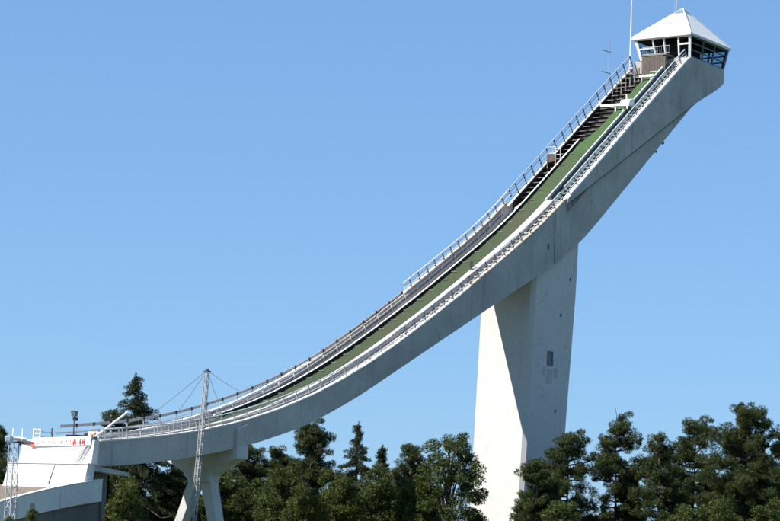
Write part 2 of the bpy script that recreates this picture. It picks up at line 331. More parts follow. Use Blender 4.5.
# guard board along the far side of the mats, lengths butted together
u = -15.2
while u < 44:
    e_ = min(u + 3.0, 44); us = [u + 0.02, (u + e_) / 2, e_ - 0.02]
    part('guard_board_shade', MB().sweep(us, lambda u: [(-4.995, TOP(u) - 0.40), (-4.93, TOP(u) - 0.40), (-4.93, TOP(u) - 0.02), (-4.995, TOP(u) - 0.02)]), M['dark_wood'], tower)  # dark colour stands for the near face lying in shade
    part('guard_cap_lit', MB().sweep(us, lambda u: [(-5.06, TOP(u) - 0.016), (-4.90, TOP(u) - 0.016), (-4.90, TOP(u) + 0.05), (-5.06, TOP(u) + 0.05)]), M['white'], tower); u = e_  # white colour stands for the sunlit top edge
# near kerb of the upper track: pale pipe-like board
u = -29.5
while u < UJ:
    e_ = min(u + 3.0, UJ); us = [u + 0.02, (u + e_) / 2, e_ - 0.02]
    part('kerb_board', MB().sweep(us, lambda u: [(-2.5, TOP(u) - 0.12), (-2.39, TOP(u) - 0.12), (-2.39, TOP(u) + 0.03), (-2.5, TOP(u) + 0.03)]), M['white'], tower); u = e_
# open timber stairs in the far trench, upper section
for sf in (lambda u: TV(u) - 0.06, lambda u: -6.94):
    part('stair_stringer', MB().sweep([-29.5 + i for i in range(24)], lambda u: [(sf(u) - 0.04, TOP(u) - 1.35), (sf(u) + 0.04, TOP(u) - 1.35), (sf(u) + 0.04, TOP(u) - 0.95), (sf(u) - 0.04, TOP(u) - 0.95)]), M['dark_wood'], tower)
part('stair_lining', MB().sweep([-29.6 + i for i in range(25)], lambda u: [(-6.98, TOP(u) - 1.68), (TV(u) - 0.02, TOP(u) - 1.68), (TV(u) - 0.02, TOP(u) - 1.62), (-6.95, TOP(u) - 1.62), (-6.95, TOP(u) - 0.66), (-6.98, TOP(u) - 0.66)]), M['dark_wood'], tower)
tm = MB().box(-0.25, 0.25, -0.82, 0.82, -0.035, 0.035).mesh('stair_tread', M['dark_wood'])
tw = MB().box(-0.25, 0.25, -1.32, 1.32, -0.035, 0.035).mesh('stair_tread', M['dark_wood'])
nm = MB().box(-0.02, 0.02, -0.45, 0.35, -0.028, 0.028).mesh('stair_nosing', M['tread'])
u = -28.9; k = 0
while u < -6:
    if u < -17.5:
        inst('stair_tread', tw, tower, (u, -5.5, TOP(u) - 0.92))
        for c_ in (-6.1, -4.75): inst('stair_nosing', nm, tower, (u + 0.275, c_ + random.uniform(-0.25, 0.25), TOP(u) - 0.92))
    else:
        inst('stair_tread', tm, tower, (u, -6.0, TOP(u) - 0.92)); inst('stair_nosing', nm, tower, (u + 0.275, -6.0 + random.uniform(-0.3, 0.3), TOP(u) - 0.92))
    u += 0.82
# stairs of the near walkway
part('walkway_lining', MB().sweep([-29.6 + i for i in range(25)], lambda u: [(-2.34, TOP(u) - 0.74), (-0.36, TOP(u) - 0.74), (-0.36, TOP(u) - 0.70), (-2.30, TOP(u) - 0.70), (-2.30, TOP(u) - 0.16), (-2.34, TOP(u) - 0.16)]), M['teal'], tower)
for k in range(9): part('kerb_post', MB().box(-28.9 + k * 2.8, -28.8 + k * 2.8, -2.49, -2.4, TOP(-28.85 + k * 2.8) - 0.42, TOP(-28.85 + k * 2.8) - 0.12), M['dark_steel'], tower)
wm = MB().box(-0.17, 0.17, -0.75, 0.55, -0.03, 0.03).mesh('walkway_step', M['teal'])
wn2 = MB().box(-0.02, 0.02, -0.3, 0.25, -0.045, 0.045).mesh('walkway_nosing', M['tread'])
u = -29.2
while u < -5:
    inst('walkway_step', wm, tower, (u, -1.0, TOP(u) - 0.5)); inst('walkway_nosing', wn2, tower, (u + 0.195, -1.0, TOP(u) - 0.5)); u += 0.62
wm2 = MB().box(-0.2, 0.2, -0.5, 0.5, -0.06, 0.06).mesh('walkway_step', M['dirty'])
u = -4.0
while u < 30:
    inst('walkway_step', wm2, tower, (u, -0.92, TOP(u) - 0.42)); u += 0.8
part('walkway_lining', MB().sweep([-4.4 + 2 * i for i in range(34)], lambda u: [(-1.48, TOP(u) - 0.546), (-0.35, TOP(u) - 0.546), (-0.35, TOP(u) - 0.52), (-1.48, TOP(u) - 0.52)]), M['walk'], tower)
# pipes and ribs along the inner face of the far parapet
for dz, mm in ((-0.36, 'rail_light'), (-0.62, 'dark_steel')):
    part('wall_pipe', MB().tube([(q, -6.78 if dz < -0.5 else -6.84, TOP(q) + dz) for q in np.linspace(-3.5, 44, 40)], 0.04, 5), M[mm], tower)
rb = MB().box(-0.07, 0.07, -0.16, 0.14, -0.75, -0.19).mesh('wall_rib', M['concrete'])
u = -3.2
while u < 46: inst('wall_rib', rb, tower, (u, -6.9, TOP(u)), 0.0); u += random.uniform(1.9, 2.3)
# pour joints of the girder
u = 3.0
while u < 62:
    part('pour_joint', MB().box(u, u + 0.035, -0.05, 0.004, BOT(u) + 0.06, TOP(u) - 0.1), M['patch'], tower); u += random.uniform(4.8, 7.5)
# coping of the near edge: rough pale blocks with joints
u = -29.9
while u < 63.6:
    L = 1.9; e_ = min(u + L, 63.8)
    if u < UJ < e_: e_ = UJ - 0.02
    vo = 0.25 if u < UJ - 0.1 else 0.05
    k = random.uniform(0.02, 0.06)
    part('coping_block', MB().sweep([u + 0.025, (u + e_) / 2, e_ - 0.025], lambda u: [(vo, TOP(u) - 0.07), (vo, TOP(u) + k), (-0.36, TOP(u) + k), (-0.36, TOP(u) + 0.004), (vo - 0.05, TOP(u) + 0.004), (vo - 0.046, TOP(u) - 0.07)]), M['dirty'] if UJ - 0.1 < u < 12 else M['white_wall'], tower); u = e_ if e_ > u else u + L
    if abs(e_ - (UJ - 0.02)) < 1e-6: u = UJ + 0.02
# coping of the far parapet
u = UJ
while u < 63:
    e_ = min(u + 2.2, 63.6); k = random.uniform(0.0, 0.03)
    part('parapet_coping', MB().sweep([u + 0.02, (u + e_) / 2, e_ - 0.02], lambda u: [(-6.96, TOP(u) - 0.176), (-7.44, TOP(u) - 0.176), (-7.44, TOP(u) - 0.09 + k), (-6.96, TOP(u) - 0.09 + k)]), M['dirty'] if u < 26 else M['white_wall'], tower); u = e_

# ------------------------------------------------------------------ handrails
def railing(name, label, u0, u1, v, h0, hfun, step, rails, mpost, mrail, pw=0.045, group=None):
    t = thing(name, label, 'railing', ((u0 + u1) / 2, v, TOP((u0 + u1) / 2) + h0), group)
    pm = {}
    u = u0
    while u <= u1 + 0.01:
        h = round(hfun(u), 1)
        if h not in pm: pm[h] = MB().box(-pw, pw, -pw, pw, 0, h).mesh('post', mpost)
        inst('post', pm[h], t, (u, v, TOP(u) + h0), ang(u) + random.gauss(0, 0.025)); u += step * random.uniform(0.93, 1.07)
    n = int((u1 - u0) / 1.0) + 1
    for fr, r_ in rails:
        pts = []
        for i in range(n + 1):
            q = u0 + (u1 - u0) * i / n; a = math.atan(slope(q)); h = hfun(q) * fr
            pts.append((q - h * math.sin(a), v + (0.05 if fr < 0.99 else 0), TOP(q) + h0 + h * math.cos(a)))
        part('top_rail' if fr > 0.99 else 'mid_rail', MB().tube(pts, r_, 6), mrail, t)
    return t
G = 'handrails of the ski jump'
r1 = railing('handrail', 'pale blue steel handrail with leaning posts along the far side of the steep upper section', -30.2, -6.0, -7.2, -0.62, lambda u: 1.3, 1.45, ((1.0, 0.07), (0.75, 0.035), (0.5, 0.035), (0.25, 0.035)), M['dark_steel'], M['rail_blue'], 0.05, G)
r2 = railing('handrail', 'grey handrail on the far parapet between the kink and its end at mid height', -5.6, 13.1, -7.2, -0.09, lambda u: float(np.interp(u, [-5.6, -2.6, 2, 13], [0.85, 0.75, 0.75, 0.85])), 1.35, ((1.0, 0.085), (0.68, 0.045), (0.36, 0.045)), M['dark_steel'], M['rail_light'], 0.055, G)
r3 = railing('handrail', 'steel handrail along the near edge of the steep upper section', -29.8, -5.0, -0.18, 0.04, lambda u: 1.0, 1.35, ((1.0, 0.065), (0.66, 0.035), (0.33, 0.035)), M['dark_steel'], M['rail_light'], 0.045, G)
r4 = railing('handrail', 'grey handrail with short posts along the near edge of the middle section', -4.2, 24.0, -0.18, 0.04, lambda u: 0.9, 1.5, ((1.0, 0.065), (0.66, 0.035), (0.33, 0.035)), M['dark_steel'], M['rail_light'], 0.045, G)
r5 = railing('handrail', 'thin silver handrail along the near edge of the flattening lower section', 24.6, 63.4, -0.18, 0.04, lambda u: 0.82, 1.7, ((1.0, 0.055), (0.66, 0.032), (0.33, 0.032)), M['galv'], M['rail_light'], 0.035, G)
# far guard rail with boards on the low section
gr = thing('guard_rail', 'low far guard rail of grey boards joined by dark clamps along the lower in-run', 'railing', (38, -7.2, TOP(38) - 0.1), G)
def gh(u): return float(np.interp(u, [13, 27, 32, 41, 49, 58, 64], [0.25, 0.3, 0.5, 0.78, 0.95, 1.15, 1.2]))
u = 13.5; UE = 59.5
cm = MB().box(-0.09, 0.09, -0.07, 0.07, -0.17, 0.1).mesh('clamp', M['black'])
while u < UE:
    e_ = u + 2.05
    part('rail_board', MB().sweep([u + 0.1, (u + e_) / 2, e_ - 0.1], lambda q: [(-7.24, TOP(q) - 0.09 + gh(q) - 0.24), (-7.17, TOP(q) - 0.09 + gh(q) - 0.24), (-7.17, TOP(q) - 0.09 + gh(q)), (-7.24, TOP(q) - 0.09 + gh(q))]), M['galv'], gr)
    inst('clamp', cm, gr, (u, -7.2, TOP(u) - 0.17 + gh(u)), ang(u) * 0.6)
    part('post', MB().box(u - 0.035, u + 0.035, -7.24, -7.17, TOP(u) - 0.1, TOP(u) - 0.3 + gh(u)), M['galv'], gr)
    u = e_
part('mid_rail', MB().tube([(q, -7.2, TOP(q) - 0.09 + gh(q) * 0.4) for q in np.linspace(27, 61, 30)], 0.03, 6), M['galv'], gr)
# inner handrail above the far trench, low section
r6 = railing('handrail', 'thin grey inner handrail beside the far trench of the lower in-run', 34.0, 63.0, -5.6, -0.55, lambda u: float(np.interp(u, [34, 45, 63], [0.55, 0.9, 1.1])), 2.6, ((1.0, 0.035), (0.6, 0.03)), M['galv'], M['galv'], 0.03, G)
# line of boards beside the near kerb
r7 = railing('handrail', 'silver inner handrail on the near kerb above the take-off', 47.0, 63.2, -1.6, -0.03, lambda u: 0.85, 2.1, ((1.0, 0.035), (0.55, 0.03)), M['galv'], M['galv'], 0.03, G)

# ------------------------------------------------------------------ start cabin
cab = thing('start_cabin', 'glazed start cabin with white pyramid roof on top of the ski jump', 'cabin', (-34.2, -3.3, 55.1))
EU0, EU1, EV0, EV1, EZ = -29.45, -39.2, 0.42, -7.0, 57.64
BU0, BU1, BV0, BV1, BZ = -30.1, -38.0, -0.02, -6.05, 55.13
AP = (-34.35, -3.25, 61.65)
def lerp(a, b_, t): return tuple(x + (y - x) * t for x, y in zip(a, b_))
eave = [(EU0, EV1, EZ), (EU0, EV0, EZ), (EU1, EV0, EZ), (EU1, EV1, EZ)]
capf = 0.80
capc = [lerp(e, AP, capf) for e in eave]
names = ('front', 'near', 'rear', 'far')
roof = part('roof', MB().add([(x, y, z - 0.14) for x, y, z in eave] + [(x, y, z) for x, y, z in eave], [(3,2,1,0),(0,1,5,4),(1,2,6,5),(2,3,7,6),(3,0,4,7),(4,5,6,7)]), M['roof'], cab)
for i in range(4):
    a, b_ = eave[i], eave[(i + 1) % 4]; c_, d_ = capc[(i + 1) % 4], capc[i]
    lift = 0.012; sh = lambda p: (p[0], p[1], p[2] + lift)
    ctr = lerp(lerp(a, b_, .5), AP, 0.3); tow = lambda p, k=0.006: lerp(p, ctr, k)
    P = [sh(tow(p)) for p in (a, b_, c_, d_)]; Q = [(p[0], p[1], p[2] + 0.09) for p in P]
    part('roof_panel', MB().add(P + Q, [(3,2,1,0),(4,5,6,7),(0,1,5,4),(1,2,6,5),(2,3,7,6),(3,0,4,7)]), M['roof'], roof, top=cab)
    part('ridge_strip', MB().tube([(a[0], a[1], a[2] + 0.1), (d_[0], d_[1], d_[2] + 0.12)], 0.07, 5), M['roof'], roof, top=cab)
# glazed tip of the roof
capq = [(p[0], p[1], p[2] + 0.06) for p in capc]; apx = (AP[0], AP[1], AP[2] + 0.1)
tip = part('roof_light', MB().add(capq + [apx], [(0,1,4),(1,2,4),(2,3,4),(3,0,4),(3,2,1,0)]), M['rooflight'], roof, top=cab)
for p in capq: part('glazing_bar', MB().tube([p, apx], 0.07, 5), M['roof'], roof, top=cab)
for (a, b_) in ((-33.6, -3.9), (-33.3, -3.5)):
    part('roof_aerial', MB().tube([(a, b_, 60.7), (a, b_, 62.6)], 0.035, 5), M['galv'], cab)
part('roof_vent', MB().box(-31.9, -31.5, -4.3, -3.2, 59.35, 59.62), M['galv'], cab)
# leaning corner and intermediate posts
def wallpt(side, t, f):     # side: 0 front, 1 near, 2 rear, 3 far; t along, f up
    top = [(EU0 - 0.35, EV1 + 0.3), (EU0 - 0.35, EV0 - 0.3), (EU1 + 0.35, EV0 - 0.3), (EU1 + 0.35, EV1 + 0.3)]
    bot = [(BU0, BV1), (BU0, BV0), (BU1, BV0), (BU1, BV1)]
    j = (side + 1) % 4
    a = lerp(lerp(bot[side], bot[j], t), lerp(top[side], top[j], t), f)
    return (a[0], a[1], BZ + (EZ - 0.14 - BZ) * f)
def post(side, t, w, material, nm='post', f0=0.0, f1=1.0):
    mb_ = MB().tube([wallpt(side, t, f0), wallpt(side, t, f1)], w, 4); return part(nm, mb_, material, cab)
for s_ in range(4): post(s_, 0.0, 0.2, M['white'] if s_ in (0, 1) else M['dark_steel'], 'corner_post')
for t_ in (0.31, 0.52, 0.79): post(0, t_, 0.11, M['white'])
for t_ in (0.36, 0.66): post(1, t_, 0.11, M['dark_steel'], 'mullion')
for s_ in (2, 3):
    for t_ in (0.33, 0.66): post(s_, t_, 0.11, M['dark_steel'], 'mullion')
def bar(side, t0, t1, f, w, material, nm):
    part(nm, MB().tube([wallpt(side, t0, f), wallpt(side, t1, f)], w, 4), material, cab)
for s_ in (1, 2, 3):
    for f_ in (0.04, 0.36, 0.68, 0.97): bar(s_, 0.02, 0.98, f_, 0.085, M['dark_steel'], 'transom')
    ts = (0.0, 0.36, 0.66, 1.0) if s_ == 1 else (0.0, 0.33, 0.66, 1.0)
    for i in range(3):
        for (f0, f1) in ((0.06, 0.34), (0.38, 0.66), (0.7, 0.95)):
            q = [wallpt(s_, ts[i] + 0.015, f0), wallpt(s_, ts[i + 1] - 0.015, f0), wallpt(s_, ts[i + 1] - 0.015, f1), wallpt(s_, ts[i] + 0.015, f1)]
            nv = (Vector(q[1]) - Vector(q[0])).cross(Vector(q[3]) - Vector(q[0])).normalized() * 0.012
            part('pane', MB().hexa([tuple(Vector(p) + nv) for p in q] + [tuple(Vector(p) - nv) for p in q]), M['glass'], cab)
bar(0, 0.8, 0.99, 0.62, 0.12, M['white'], 'cross_beam'); bar(0, 0.0, 1.0, 0.985, 0.1, M['white'], 'head_beam'); bar(0, 0.02, 0.3, 0.55, 0.09, M['white'], 'cross_beam')
ft = (0.02, 0.31, 0.52, 0.79)
for i in range(3):
    q = [wallpt(0, ft[i] + 0.02, 0.3), wallpt(0, ft[i + 1] - 0.02, 0.3), wallpt(0, ft[i + 1] - 0.02, 0.95), wallpt(0, ft[i] + 0.02, 0.95)]
    part('pane', MB().hexa([(p[0] - 0.012, p[1], p[2]) for p in q] + [(p[0] + 0.012, p[1], p[2]) for p in q]), M['glass'], cab)
part('floor', MB().box(-30.05, -38.05, -0.1, -6.5, 55.12, 55.2), M['interior'], cab)
part('dark_core', MB().box(-31.9, -36.2, -1.9, -5.0, 55.2, 57.40), M['interior'], cab)  # dark block added close to the front to paint the inside in shade
part('dark_ceiling', MB().box(-29.75, -38.9, 0.1, -6.7, 57.42, 57.49), M['interior'], cab)  # dark panel added so bounced light does not brighten the roof underside
for k in range(4): part('bench', MB().box(-31.2 - 0.05 * k, -31.6, -1.2 - 1.25 * k, -2.1 - 1.25 * k, 55.2, 55.65), M['brown'], cab)
# balcony railing of the front
part('balcony_floor', MB().box(-28.45, -30.0, -5.2, -2.0, 55.25, 55.36), M['tread'], cab)
part('balcony_rail', MB().tube([(-28.55, -5.1, 56.25), (-28.55, -1.7, 56.25)], 0.045, 5), M['galv'], cab)
part('balcony_rail', MB().tube([(-28.55, -5.1, 55.45), (-28.55, -1.7, 55.45)], 0.05, 5), M['galv'], cab)
bm_ = MB().box(-0.015, 0.015, -0.02, 0.02, 0, 0.8).mesh('baluster', M['dark_steel'])
for k in range(15): inst('baluster', bm_, cab, (-28.55, -5.05 + 0.235 * k, 55.45))
for k in range(9):
    v_ = -5.05 + k * 0.33
    part('front_board', MB().box(-28.4 - random.uniform(0, 0.02), -28.6, v_, v_ + 0.31, 52.9, 55.05 + random.uniform(0, 0.15)), M['brown'], cab)

# ------------------------------------------------------------------ start gear on the track
for k, (u0, lab) in enumerate(((-26.3, 'upper pale start beam laid across the green track below the cabin'),)):
    t = thing('start_beam', lab, 'start gate', (u0, -3.7, TOP(u0) - 0.35))
    part('beam', MB().box(u0 - 0.1, u0 + 0.1, -4.1, -2.3, TOP(u0) + 0.12, TOP(u0) + 0.36), M['white'], t)
    for v_ in (-3.8, -2.7): part('support', MB().box(u0 - 0.06, u0 + 0.06, v_ - 0.06, v_ + 0.06, TOP(u0) - 0.35, TOP(u0) + 0.12), M['galv'], t)
u0 = -20.6
t = thing('start_gate', 'bright white start gate with jutting arms across the upper green track', 'start gate', (u0, -3.4, TOP(u0) - 0.35))
part('beam', MB().box(u0 - 0.13, u0 + 0.13, -5.6, -1.7, TOP(u0) + 0.25, TOP(u0) + 0.5), M['white'], t)
part('seat_board', MB().hexa([(u0-0.2,-3.0,TOP(u0)+0.1),(u0+0.75,-2.8,TOP(u0)+0.1),(u0+0.6,-1.8,TOP(u0)+0.1),(u0-0.2,-1.6,TOP(u0)+0.1),(u0-0.2,-3.0,TOP(u0)+0.95),(u0+0.55,-2.8,TOP(u0)+0.75),(u0+0.45,-1.8,TOP(u0)+0.75),(u0-0.2,-1.6,TOP(u0)+0.95)]), M['white'], t)
part('arm', MB().tube([(u0, -5.5, TOP(u0) + 0.3), (u0 + 0.1, -5.75, TOP(u0) + 1.0)], 0.11, 6), M['white'], t)
part('arm', MB().tube([(u0, -2.4, TOP(u0) + 0.8), (u0 - 0.1, -2.5, TOP(u0) + 1.45)], 0.08, 6), M['white'], t)
part('arm', MB().tube([(u0 + 0.4, -2.2, TOP(u0) + 0.3), (u0 + 1.0, -1.7, TOP(u0) - 0.35)], 0.08, 6), M['white'], t)
for v_ in (-3.75, -2.75): part('support', MB().box(u0 - 0.07, u0 + 0.07, v_ - 0.07, v_ + 0.07, TOP(u0) - 0.36, TOP(u0) + 0.26), M['white'], t)
# posts of the bench row under the cabin
for k in range(5):
    u0 = -28.6 + k * 0.95
    t = thing('bench_frame', 'pale timber trestle %s in the dark far trench below the cabin' % ('nearest the cabin', 'second from the cabin', 'third from the cabin', 'fourth from the cabin', 'farthest from the cabin')[k], 'trestle', (u0, -6.0, TOP(u0) - 1.6), 'trestles in the far trench')
    for v_ in (-6.6, -5.5): part('leg', MB().box(u0 - 0.06, u0 + 0.06, v_ - 0.06, v_ + 0.06, TOP(u0) - 1.6, TOP(u0) - 0.1), M['tread'], t)
    part('top_bar', MB().box(u0 - 0.07, u0 + 0.07, -6.7, -5.4, TOP(u0) - 0.1, TOP(u0) - 0.0), M['tread'], t)
# starter's platform half way up the steep section
u0 = -12.3; zt = TOP(u0)
t = thing('starter_platform', 'small brown boarded platform with a pale pipe cage at the far side of the in-run', 'platform', (u0, -6.3, zt - 1.6))
part('deck', MB().box(u0 - 0.55, u0 + 0.5, -6.85, -5.7, zt - 0.45, zt - 0.36), M['tread'], t)
for k in range(4): part('board', MB().box(u0 + 0.51, u0 + 0.56, -6.8 + k * 0.24, -6.58 + k * 0.24, zt - 0.75 + 0.03 * k, zt + 0.15), M['brown'], t)
for (a, v_) in ((u0 + 0.45, -6.75), (u0 + 0.45, -5.8), (u0 - 0.5, -6.75), (u0 - 0.5, -5.8)):
    part('leg', MB().box(a - 0.05, a + 0.05, v_ - 0.05, v_ + 0.05, TOP(a) - 1.62, zt - 0.45), M['tan'] if a > u0 else M['dark_wood'], t)
    part('cage_post', MB().tube([(a, v_, zt - 0.36), (a, v_, zt + 0.95)], 0.035, 6), M['rail_light'], t)
for z_ in (0.25, 0.92):
    part('cage_rail', MB().tube([(u0 + 0.45, -5.8, zt + z_), (u0 + 0.45, -6.75, zt + z_), (u0 - 0.5, -6.75, zt + z_), (u0 - 0.5, -5.8, zt + z_)], 0.035, 6), M['rail_light'], t)
u0 = 9.0
t = thing('marker_post', 'short dark marker post on the near kerb at mid height', 'post', (u0, -2.3, TOP(u0) - 0.03))
part('shaft', MB().box(u0 - 0.1, u0 + 0.1, -2.4, -2.2, TOP(u0) - 0.03, TOP(u0) + 0.85), M['black'], t); part('foot', MB().box(u0 - 0.18, u0 + 0.18, -2.43, -2.12, TOP(u0) - 0.02, TOP(u0) + 0.1), M['dark_steel'], t)

# ------------------------------------------------------------------ masts and aerials
t = thing('flag_mast', 'tall slender white mast beside the far corner of the start cabin', 'mast', (-30.1, -7.5, 54.0))
part('pole', MB().tube([(-30.1, -7.5, 54.0), (-30.1, -7.5, 58.5), (-30.1, -7.5, 64.5)], 0.085, 8, 0.05), M['white'], t)
part('bracket', MB().box(-30.25, -29.95, -7.6, -7.3, 54.3, 54.45), M['galv'], t)
t = thing('aerial', 'thin radio aerial with two crossbars on the far handrail', 'aerial', (-25.0, -7.3, 51.4))
part('pole', MB().tube([(-25.0, -7.3, 51.0), (-25.0, -7.3, 57.3)], 0.04, 6), M['galv'], t)
for z_, l_ in ((55.25, 0.55), (52.85, 0.65)):
    part('crossbar', MB().tube([(-25.0 + l_ * 1.6, -7.3 - 0.25, z_ + 0.12), (-25.0 - 0.1, -7.3 + 0.2, z_)], 0.045, 6), M['dark_steel'], t)
def lattice(label, u0, v0, ztop, w0, w1, material, lean=0.0):
    zb = -9.1; t = thing('lattice_mast', label, 'mast', (u0, v0, zb), 'lattice masts')
    LV = lambda z: v0 - lean * (ztop - z); H = ztop - zb; W = lambda z: w0 + (w1 - w0) * (z - zb) / H
    for sx in (-1, 1):
        for sy in (-1, 1):
            part('leg', MB().tube([(u0 + sx * w0 / 2, LV(zb) + sy * w0 / 2, zb), (u0 + sx * w1 / 2, v0 + sy * w1 / 2, ztop)], 0.04, 4), material, t)
    br = MB(); z = zb + 0.3; k = 0
    while z < ztop - 0.2:
        st_ = W(z) * 1.5; z2 = min(z + st_, ztop); a, c_ = W(z) / 2, W(z2) / 2
        for (p, q) in (((-1, -1), (1, -1)), ((1, -1), (1, 1)), ((1, 1), (-1, 1)), ((-1, 1), (-1, -1))):
            br.tube([(u0 + p[0] * a, LV(z) + p[1] * a, z), (u0 + q[0] * a, LV(z) + q[1] * a, z)], 0.022, 4)
            if k % 2: br.tube([(u0 + p[0] * a, LV(z) + p[1] * a, z), (u0 + q[0] * c_, LV(z2) + q[1] * c_, z2)], 0.022, 4)
            else: br.tube([(u0 + q[0] * a, LV(z) + q[1] * a, z), (u0 + p[0] * c_, LV(z2) + p[1] * c_, z2)], 0.022, 4)
        z = z2; k += 1
    part('bracing', br, material, t, kind='stuff'); return t
m1 = lattice('tall slim lattice mast with four wires rising in front of the lower in-run', 54.5, 2.65, 13.4, 0.40, 0.26, M['galv'], 0.058)
part('head_plate', MB().box(54.28, 54.72, 2.43, 2.87, 13.36, 13.44), M['dark_steel'], m1); part('pulley', MB().tube([(54.5, 2.55, 13.52), (54.5, 2.75, 13.52)], 0.1, 8), M['dark_steel'], m1)
part('clamp', MB().box(54.28, 54.72, 2.05, 2.48, 6.65, 6.74), M['dark_steel'], m1)
for e in [(q, -7.2, TOP(q) + 0.5) for q in (50.7, 46.3, 40.7, 37.6)]:
    p0, p1 = Vector((54.5, 2.65, 13.5)), Vector(e); pts = [tuple(p0.lerp(p1, i / 8) - Vector((0, 0, 0.35 * (i / 8) * (1 - i / 8)))) for i in range(9)]
    part('guy_wire', MB().tube(pts, 0.017, 5), M['dark_steel'], m1)
m2 = lattice('short lattice mast with floodlight in front of the white take-off wall', 76.4, 3.0, 6.45, 0.62, 0.5, M['galv'])
part('head_plate', MB().box(76.0, 76.8, 2.6, 3.4, 6.45, 6.55), M['dark_steel'], m2)
fl = part('floodlight', MB().box(76.35, 76.75, 2.45, 2.85, 6.56, 6.92), M['white'], m2); part('lens', MB().box(76.75, 76.78, 2.49, 2.81, 6.6, 6.88), M['rooflight'], fl, top=m2)

# ------------------------------------------------------------------ take-off block
tk = thing('take_off_block', 'white concrete take-off block at the foot of the in-run', 'building', (65, -3.7, -9))
part('upper_wall', MB().hexa([(63.97,-7.55,5.42),(64.75,-7.55,5.42),(64.75,0.02,5.42),(63.97,0.02,5.42),(63.97,-7.45,7.32),(64.5,-7.45,6.95),(64.5,0.08,7.32),(63.97,0.08,7.32)]), M['white_wall'], tk)
part('lower_wall', MB().hexa([(65.2,-8.2,1.0),(66.5,-8.2,1.0),(66.5,0.45,1.0),(65.2,0.45,1.0),(65.2,-7.4,5.42),(66.0,-7.3,5.42),(66.0,0.86,5.42),(65.2,0.86,5.42)]), M['white_wall'], tk)
part('coping', MB().box(64.8, 66.06, -7.4, 0.92, 5.425, 5.5), M['white_wall'], tk)
part('joint', MB().hexa([(66.02,-2.9,3.9),(66.24,-2.9,3.9),(66.24,-2.85,3.9),(66.02,-2.85,3.9),(65.9,-2.5,5.35),(66.03,-2.5,5.35),(66.03,-2.45,5.35),(65.9,-2.45,5.35)]), M['dark_steel'], tk)
part('side_ledge', MB().hexa([(61.0,-0.1,4.72),(65.15,-0.1,4.95),(65.15,0.72,4.95),(61.0,0.72,4.72),(61.0,-0.1,5.0),(65.15,-0.1,5.36),(65.15,0.72,5.36),(61.0,0.72,5.0)]), M['concrete'], tk)
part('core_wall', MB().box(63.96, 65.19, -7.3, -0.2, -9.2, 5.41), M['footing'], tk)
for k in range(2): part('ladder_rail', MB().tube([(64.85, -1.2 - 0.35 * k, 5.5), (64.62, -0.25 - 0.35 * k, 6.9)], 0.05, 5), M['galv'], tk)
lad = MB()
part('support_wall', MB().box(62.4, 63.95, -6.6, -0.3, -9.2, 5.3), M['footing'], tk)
# curved side wall of the landing slope
sw = thing('side_wall', 'curved pale concrete side wall running down from the take-off block', 'wall', (72, 1, -9))
WT = lambda u: 4.3 - 0.13 * (u - 64.4) - 0.0055 * max(0, u - 64.4) ** 2
u = 64.4
while u < 92:
    e_ = u + 4.6
    part('wall_panel', MB().sweep(list(np.linspace(u + 0.02, e_ - 0.02, 4)), lambda q: [(0.68, WT(q) - 1.62), (1.02, WT(q) - 1.62), (1.02, WT(q)), (0.68, WT(q))]), M['white_wall'], sw)
    part('wall_cap', MB().sweep(list(np.linspace(u + 0.02, e_ - 0.02, 4)), lambda q: [(0.64, WT(q) + 0.004), (1.07, WT(q) + 0.004), (1.07, WT(q) + 0.08), (0.64, WT(q) + 0.08)]), M['white_wall'], sw)
    u = e_
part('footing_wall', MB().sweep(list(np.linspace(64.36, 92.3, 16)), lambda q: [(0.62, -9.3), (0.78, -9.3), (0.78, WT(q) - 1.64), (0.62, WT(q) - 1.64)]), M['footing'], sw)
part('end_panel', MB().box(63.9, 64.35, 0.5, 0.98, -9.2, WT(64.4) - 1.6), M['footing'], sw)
# banner
bn = thing('banner', 'white banner with red lettering along the top of the take-off', 'banner', (64.62, -3, 6.9))
part('cloth', MB().hexa([(64.62,-6.3,6.78),(64.66,-6.3,6.78),(64.66,-0.2,6.95),(64.62,-0.2,6.95),(64.56,-6.3,7.45),(64.6,-6.3,7.45),(64.6,-0.2,7.62),(64.56,-0.2,7.62)]), M['white'], bn)
rnd = random.Random(3); v_ = -5.8
while v_ < -0.5:      # the print is blurred beyond reading in the photograph: soft upright red marks
    zc = 6.88 + 0.028 * (v_ + 6.3); big = v_ > -2.0
    hh = rnd.uniform(0.34, 0.46) if big else rnd.uniform(0.1, 0.3); w = rnd.uniform(0.08, 0.11) if big else rnd.uniform(0.03, 0.06); zc += 0 if big else rnd.uniform(0, 0.18)
    a_ = rnd.uniform(-0.1, 0.1)
    part('red_mark', MB().tube([(64.655, v_, zc), (64.64, v_ + a_ * 0.6 + 0.03, zc + hh * 0.5), (64.61, v_ + a_, zc + hh)], w, 5, w * 0.5), M['red'], bn)
    v_ += rnd.uniform(0.16, 0.26) if rnd.random() < 0.7 else rnd.uniform(0.3, 0.5)
part('red_end', MB().hexa([(64.6,-6.35,6.72),(64.7,-6.35,6.74),(64.7,-5.95,6.78),(64.6,-5.95,6.78),(64.56,-6.3,7.18),(64.66,-6.3,7.18),(64.66,-6.0,7.05),(64.56,-6.0,7.05)]), M['red'], bn)
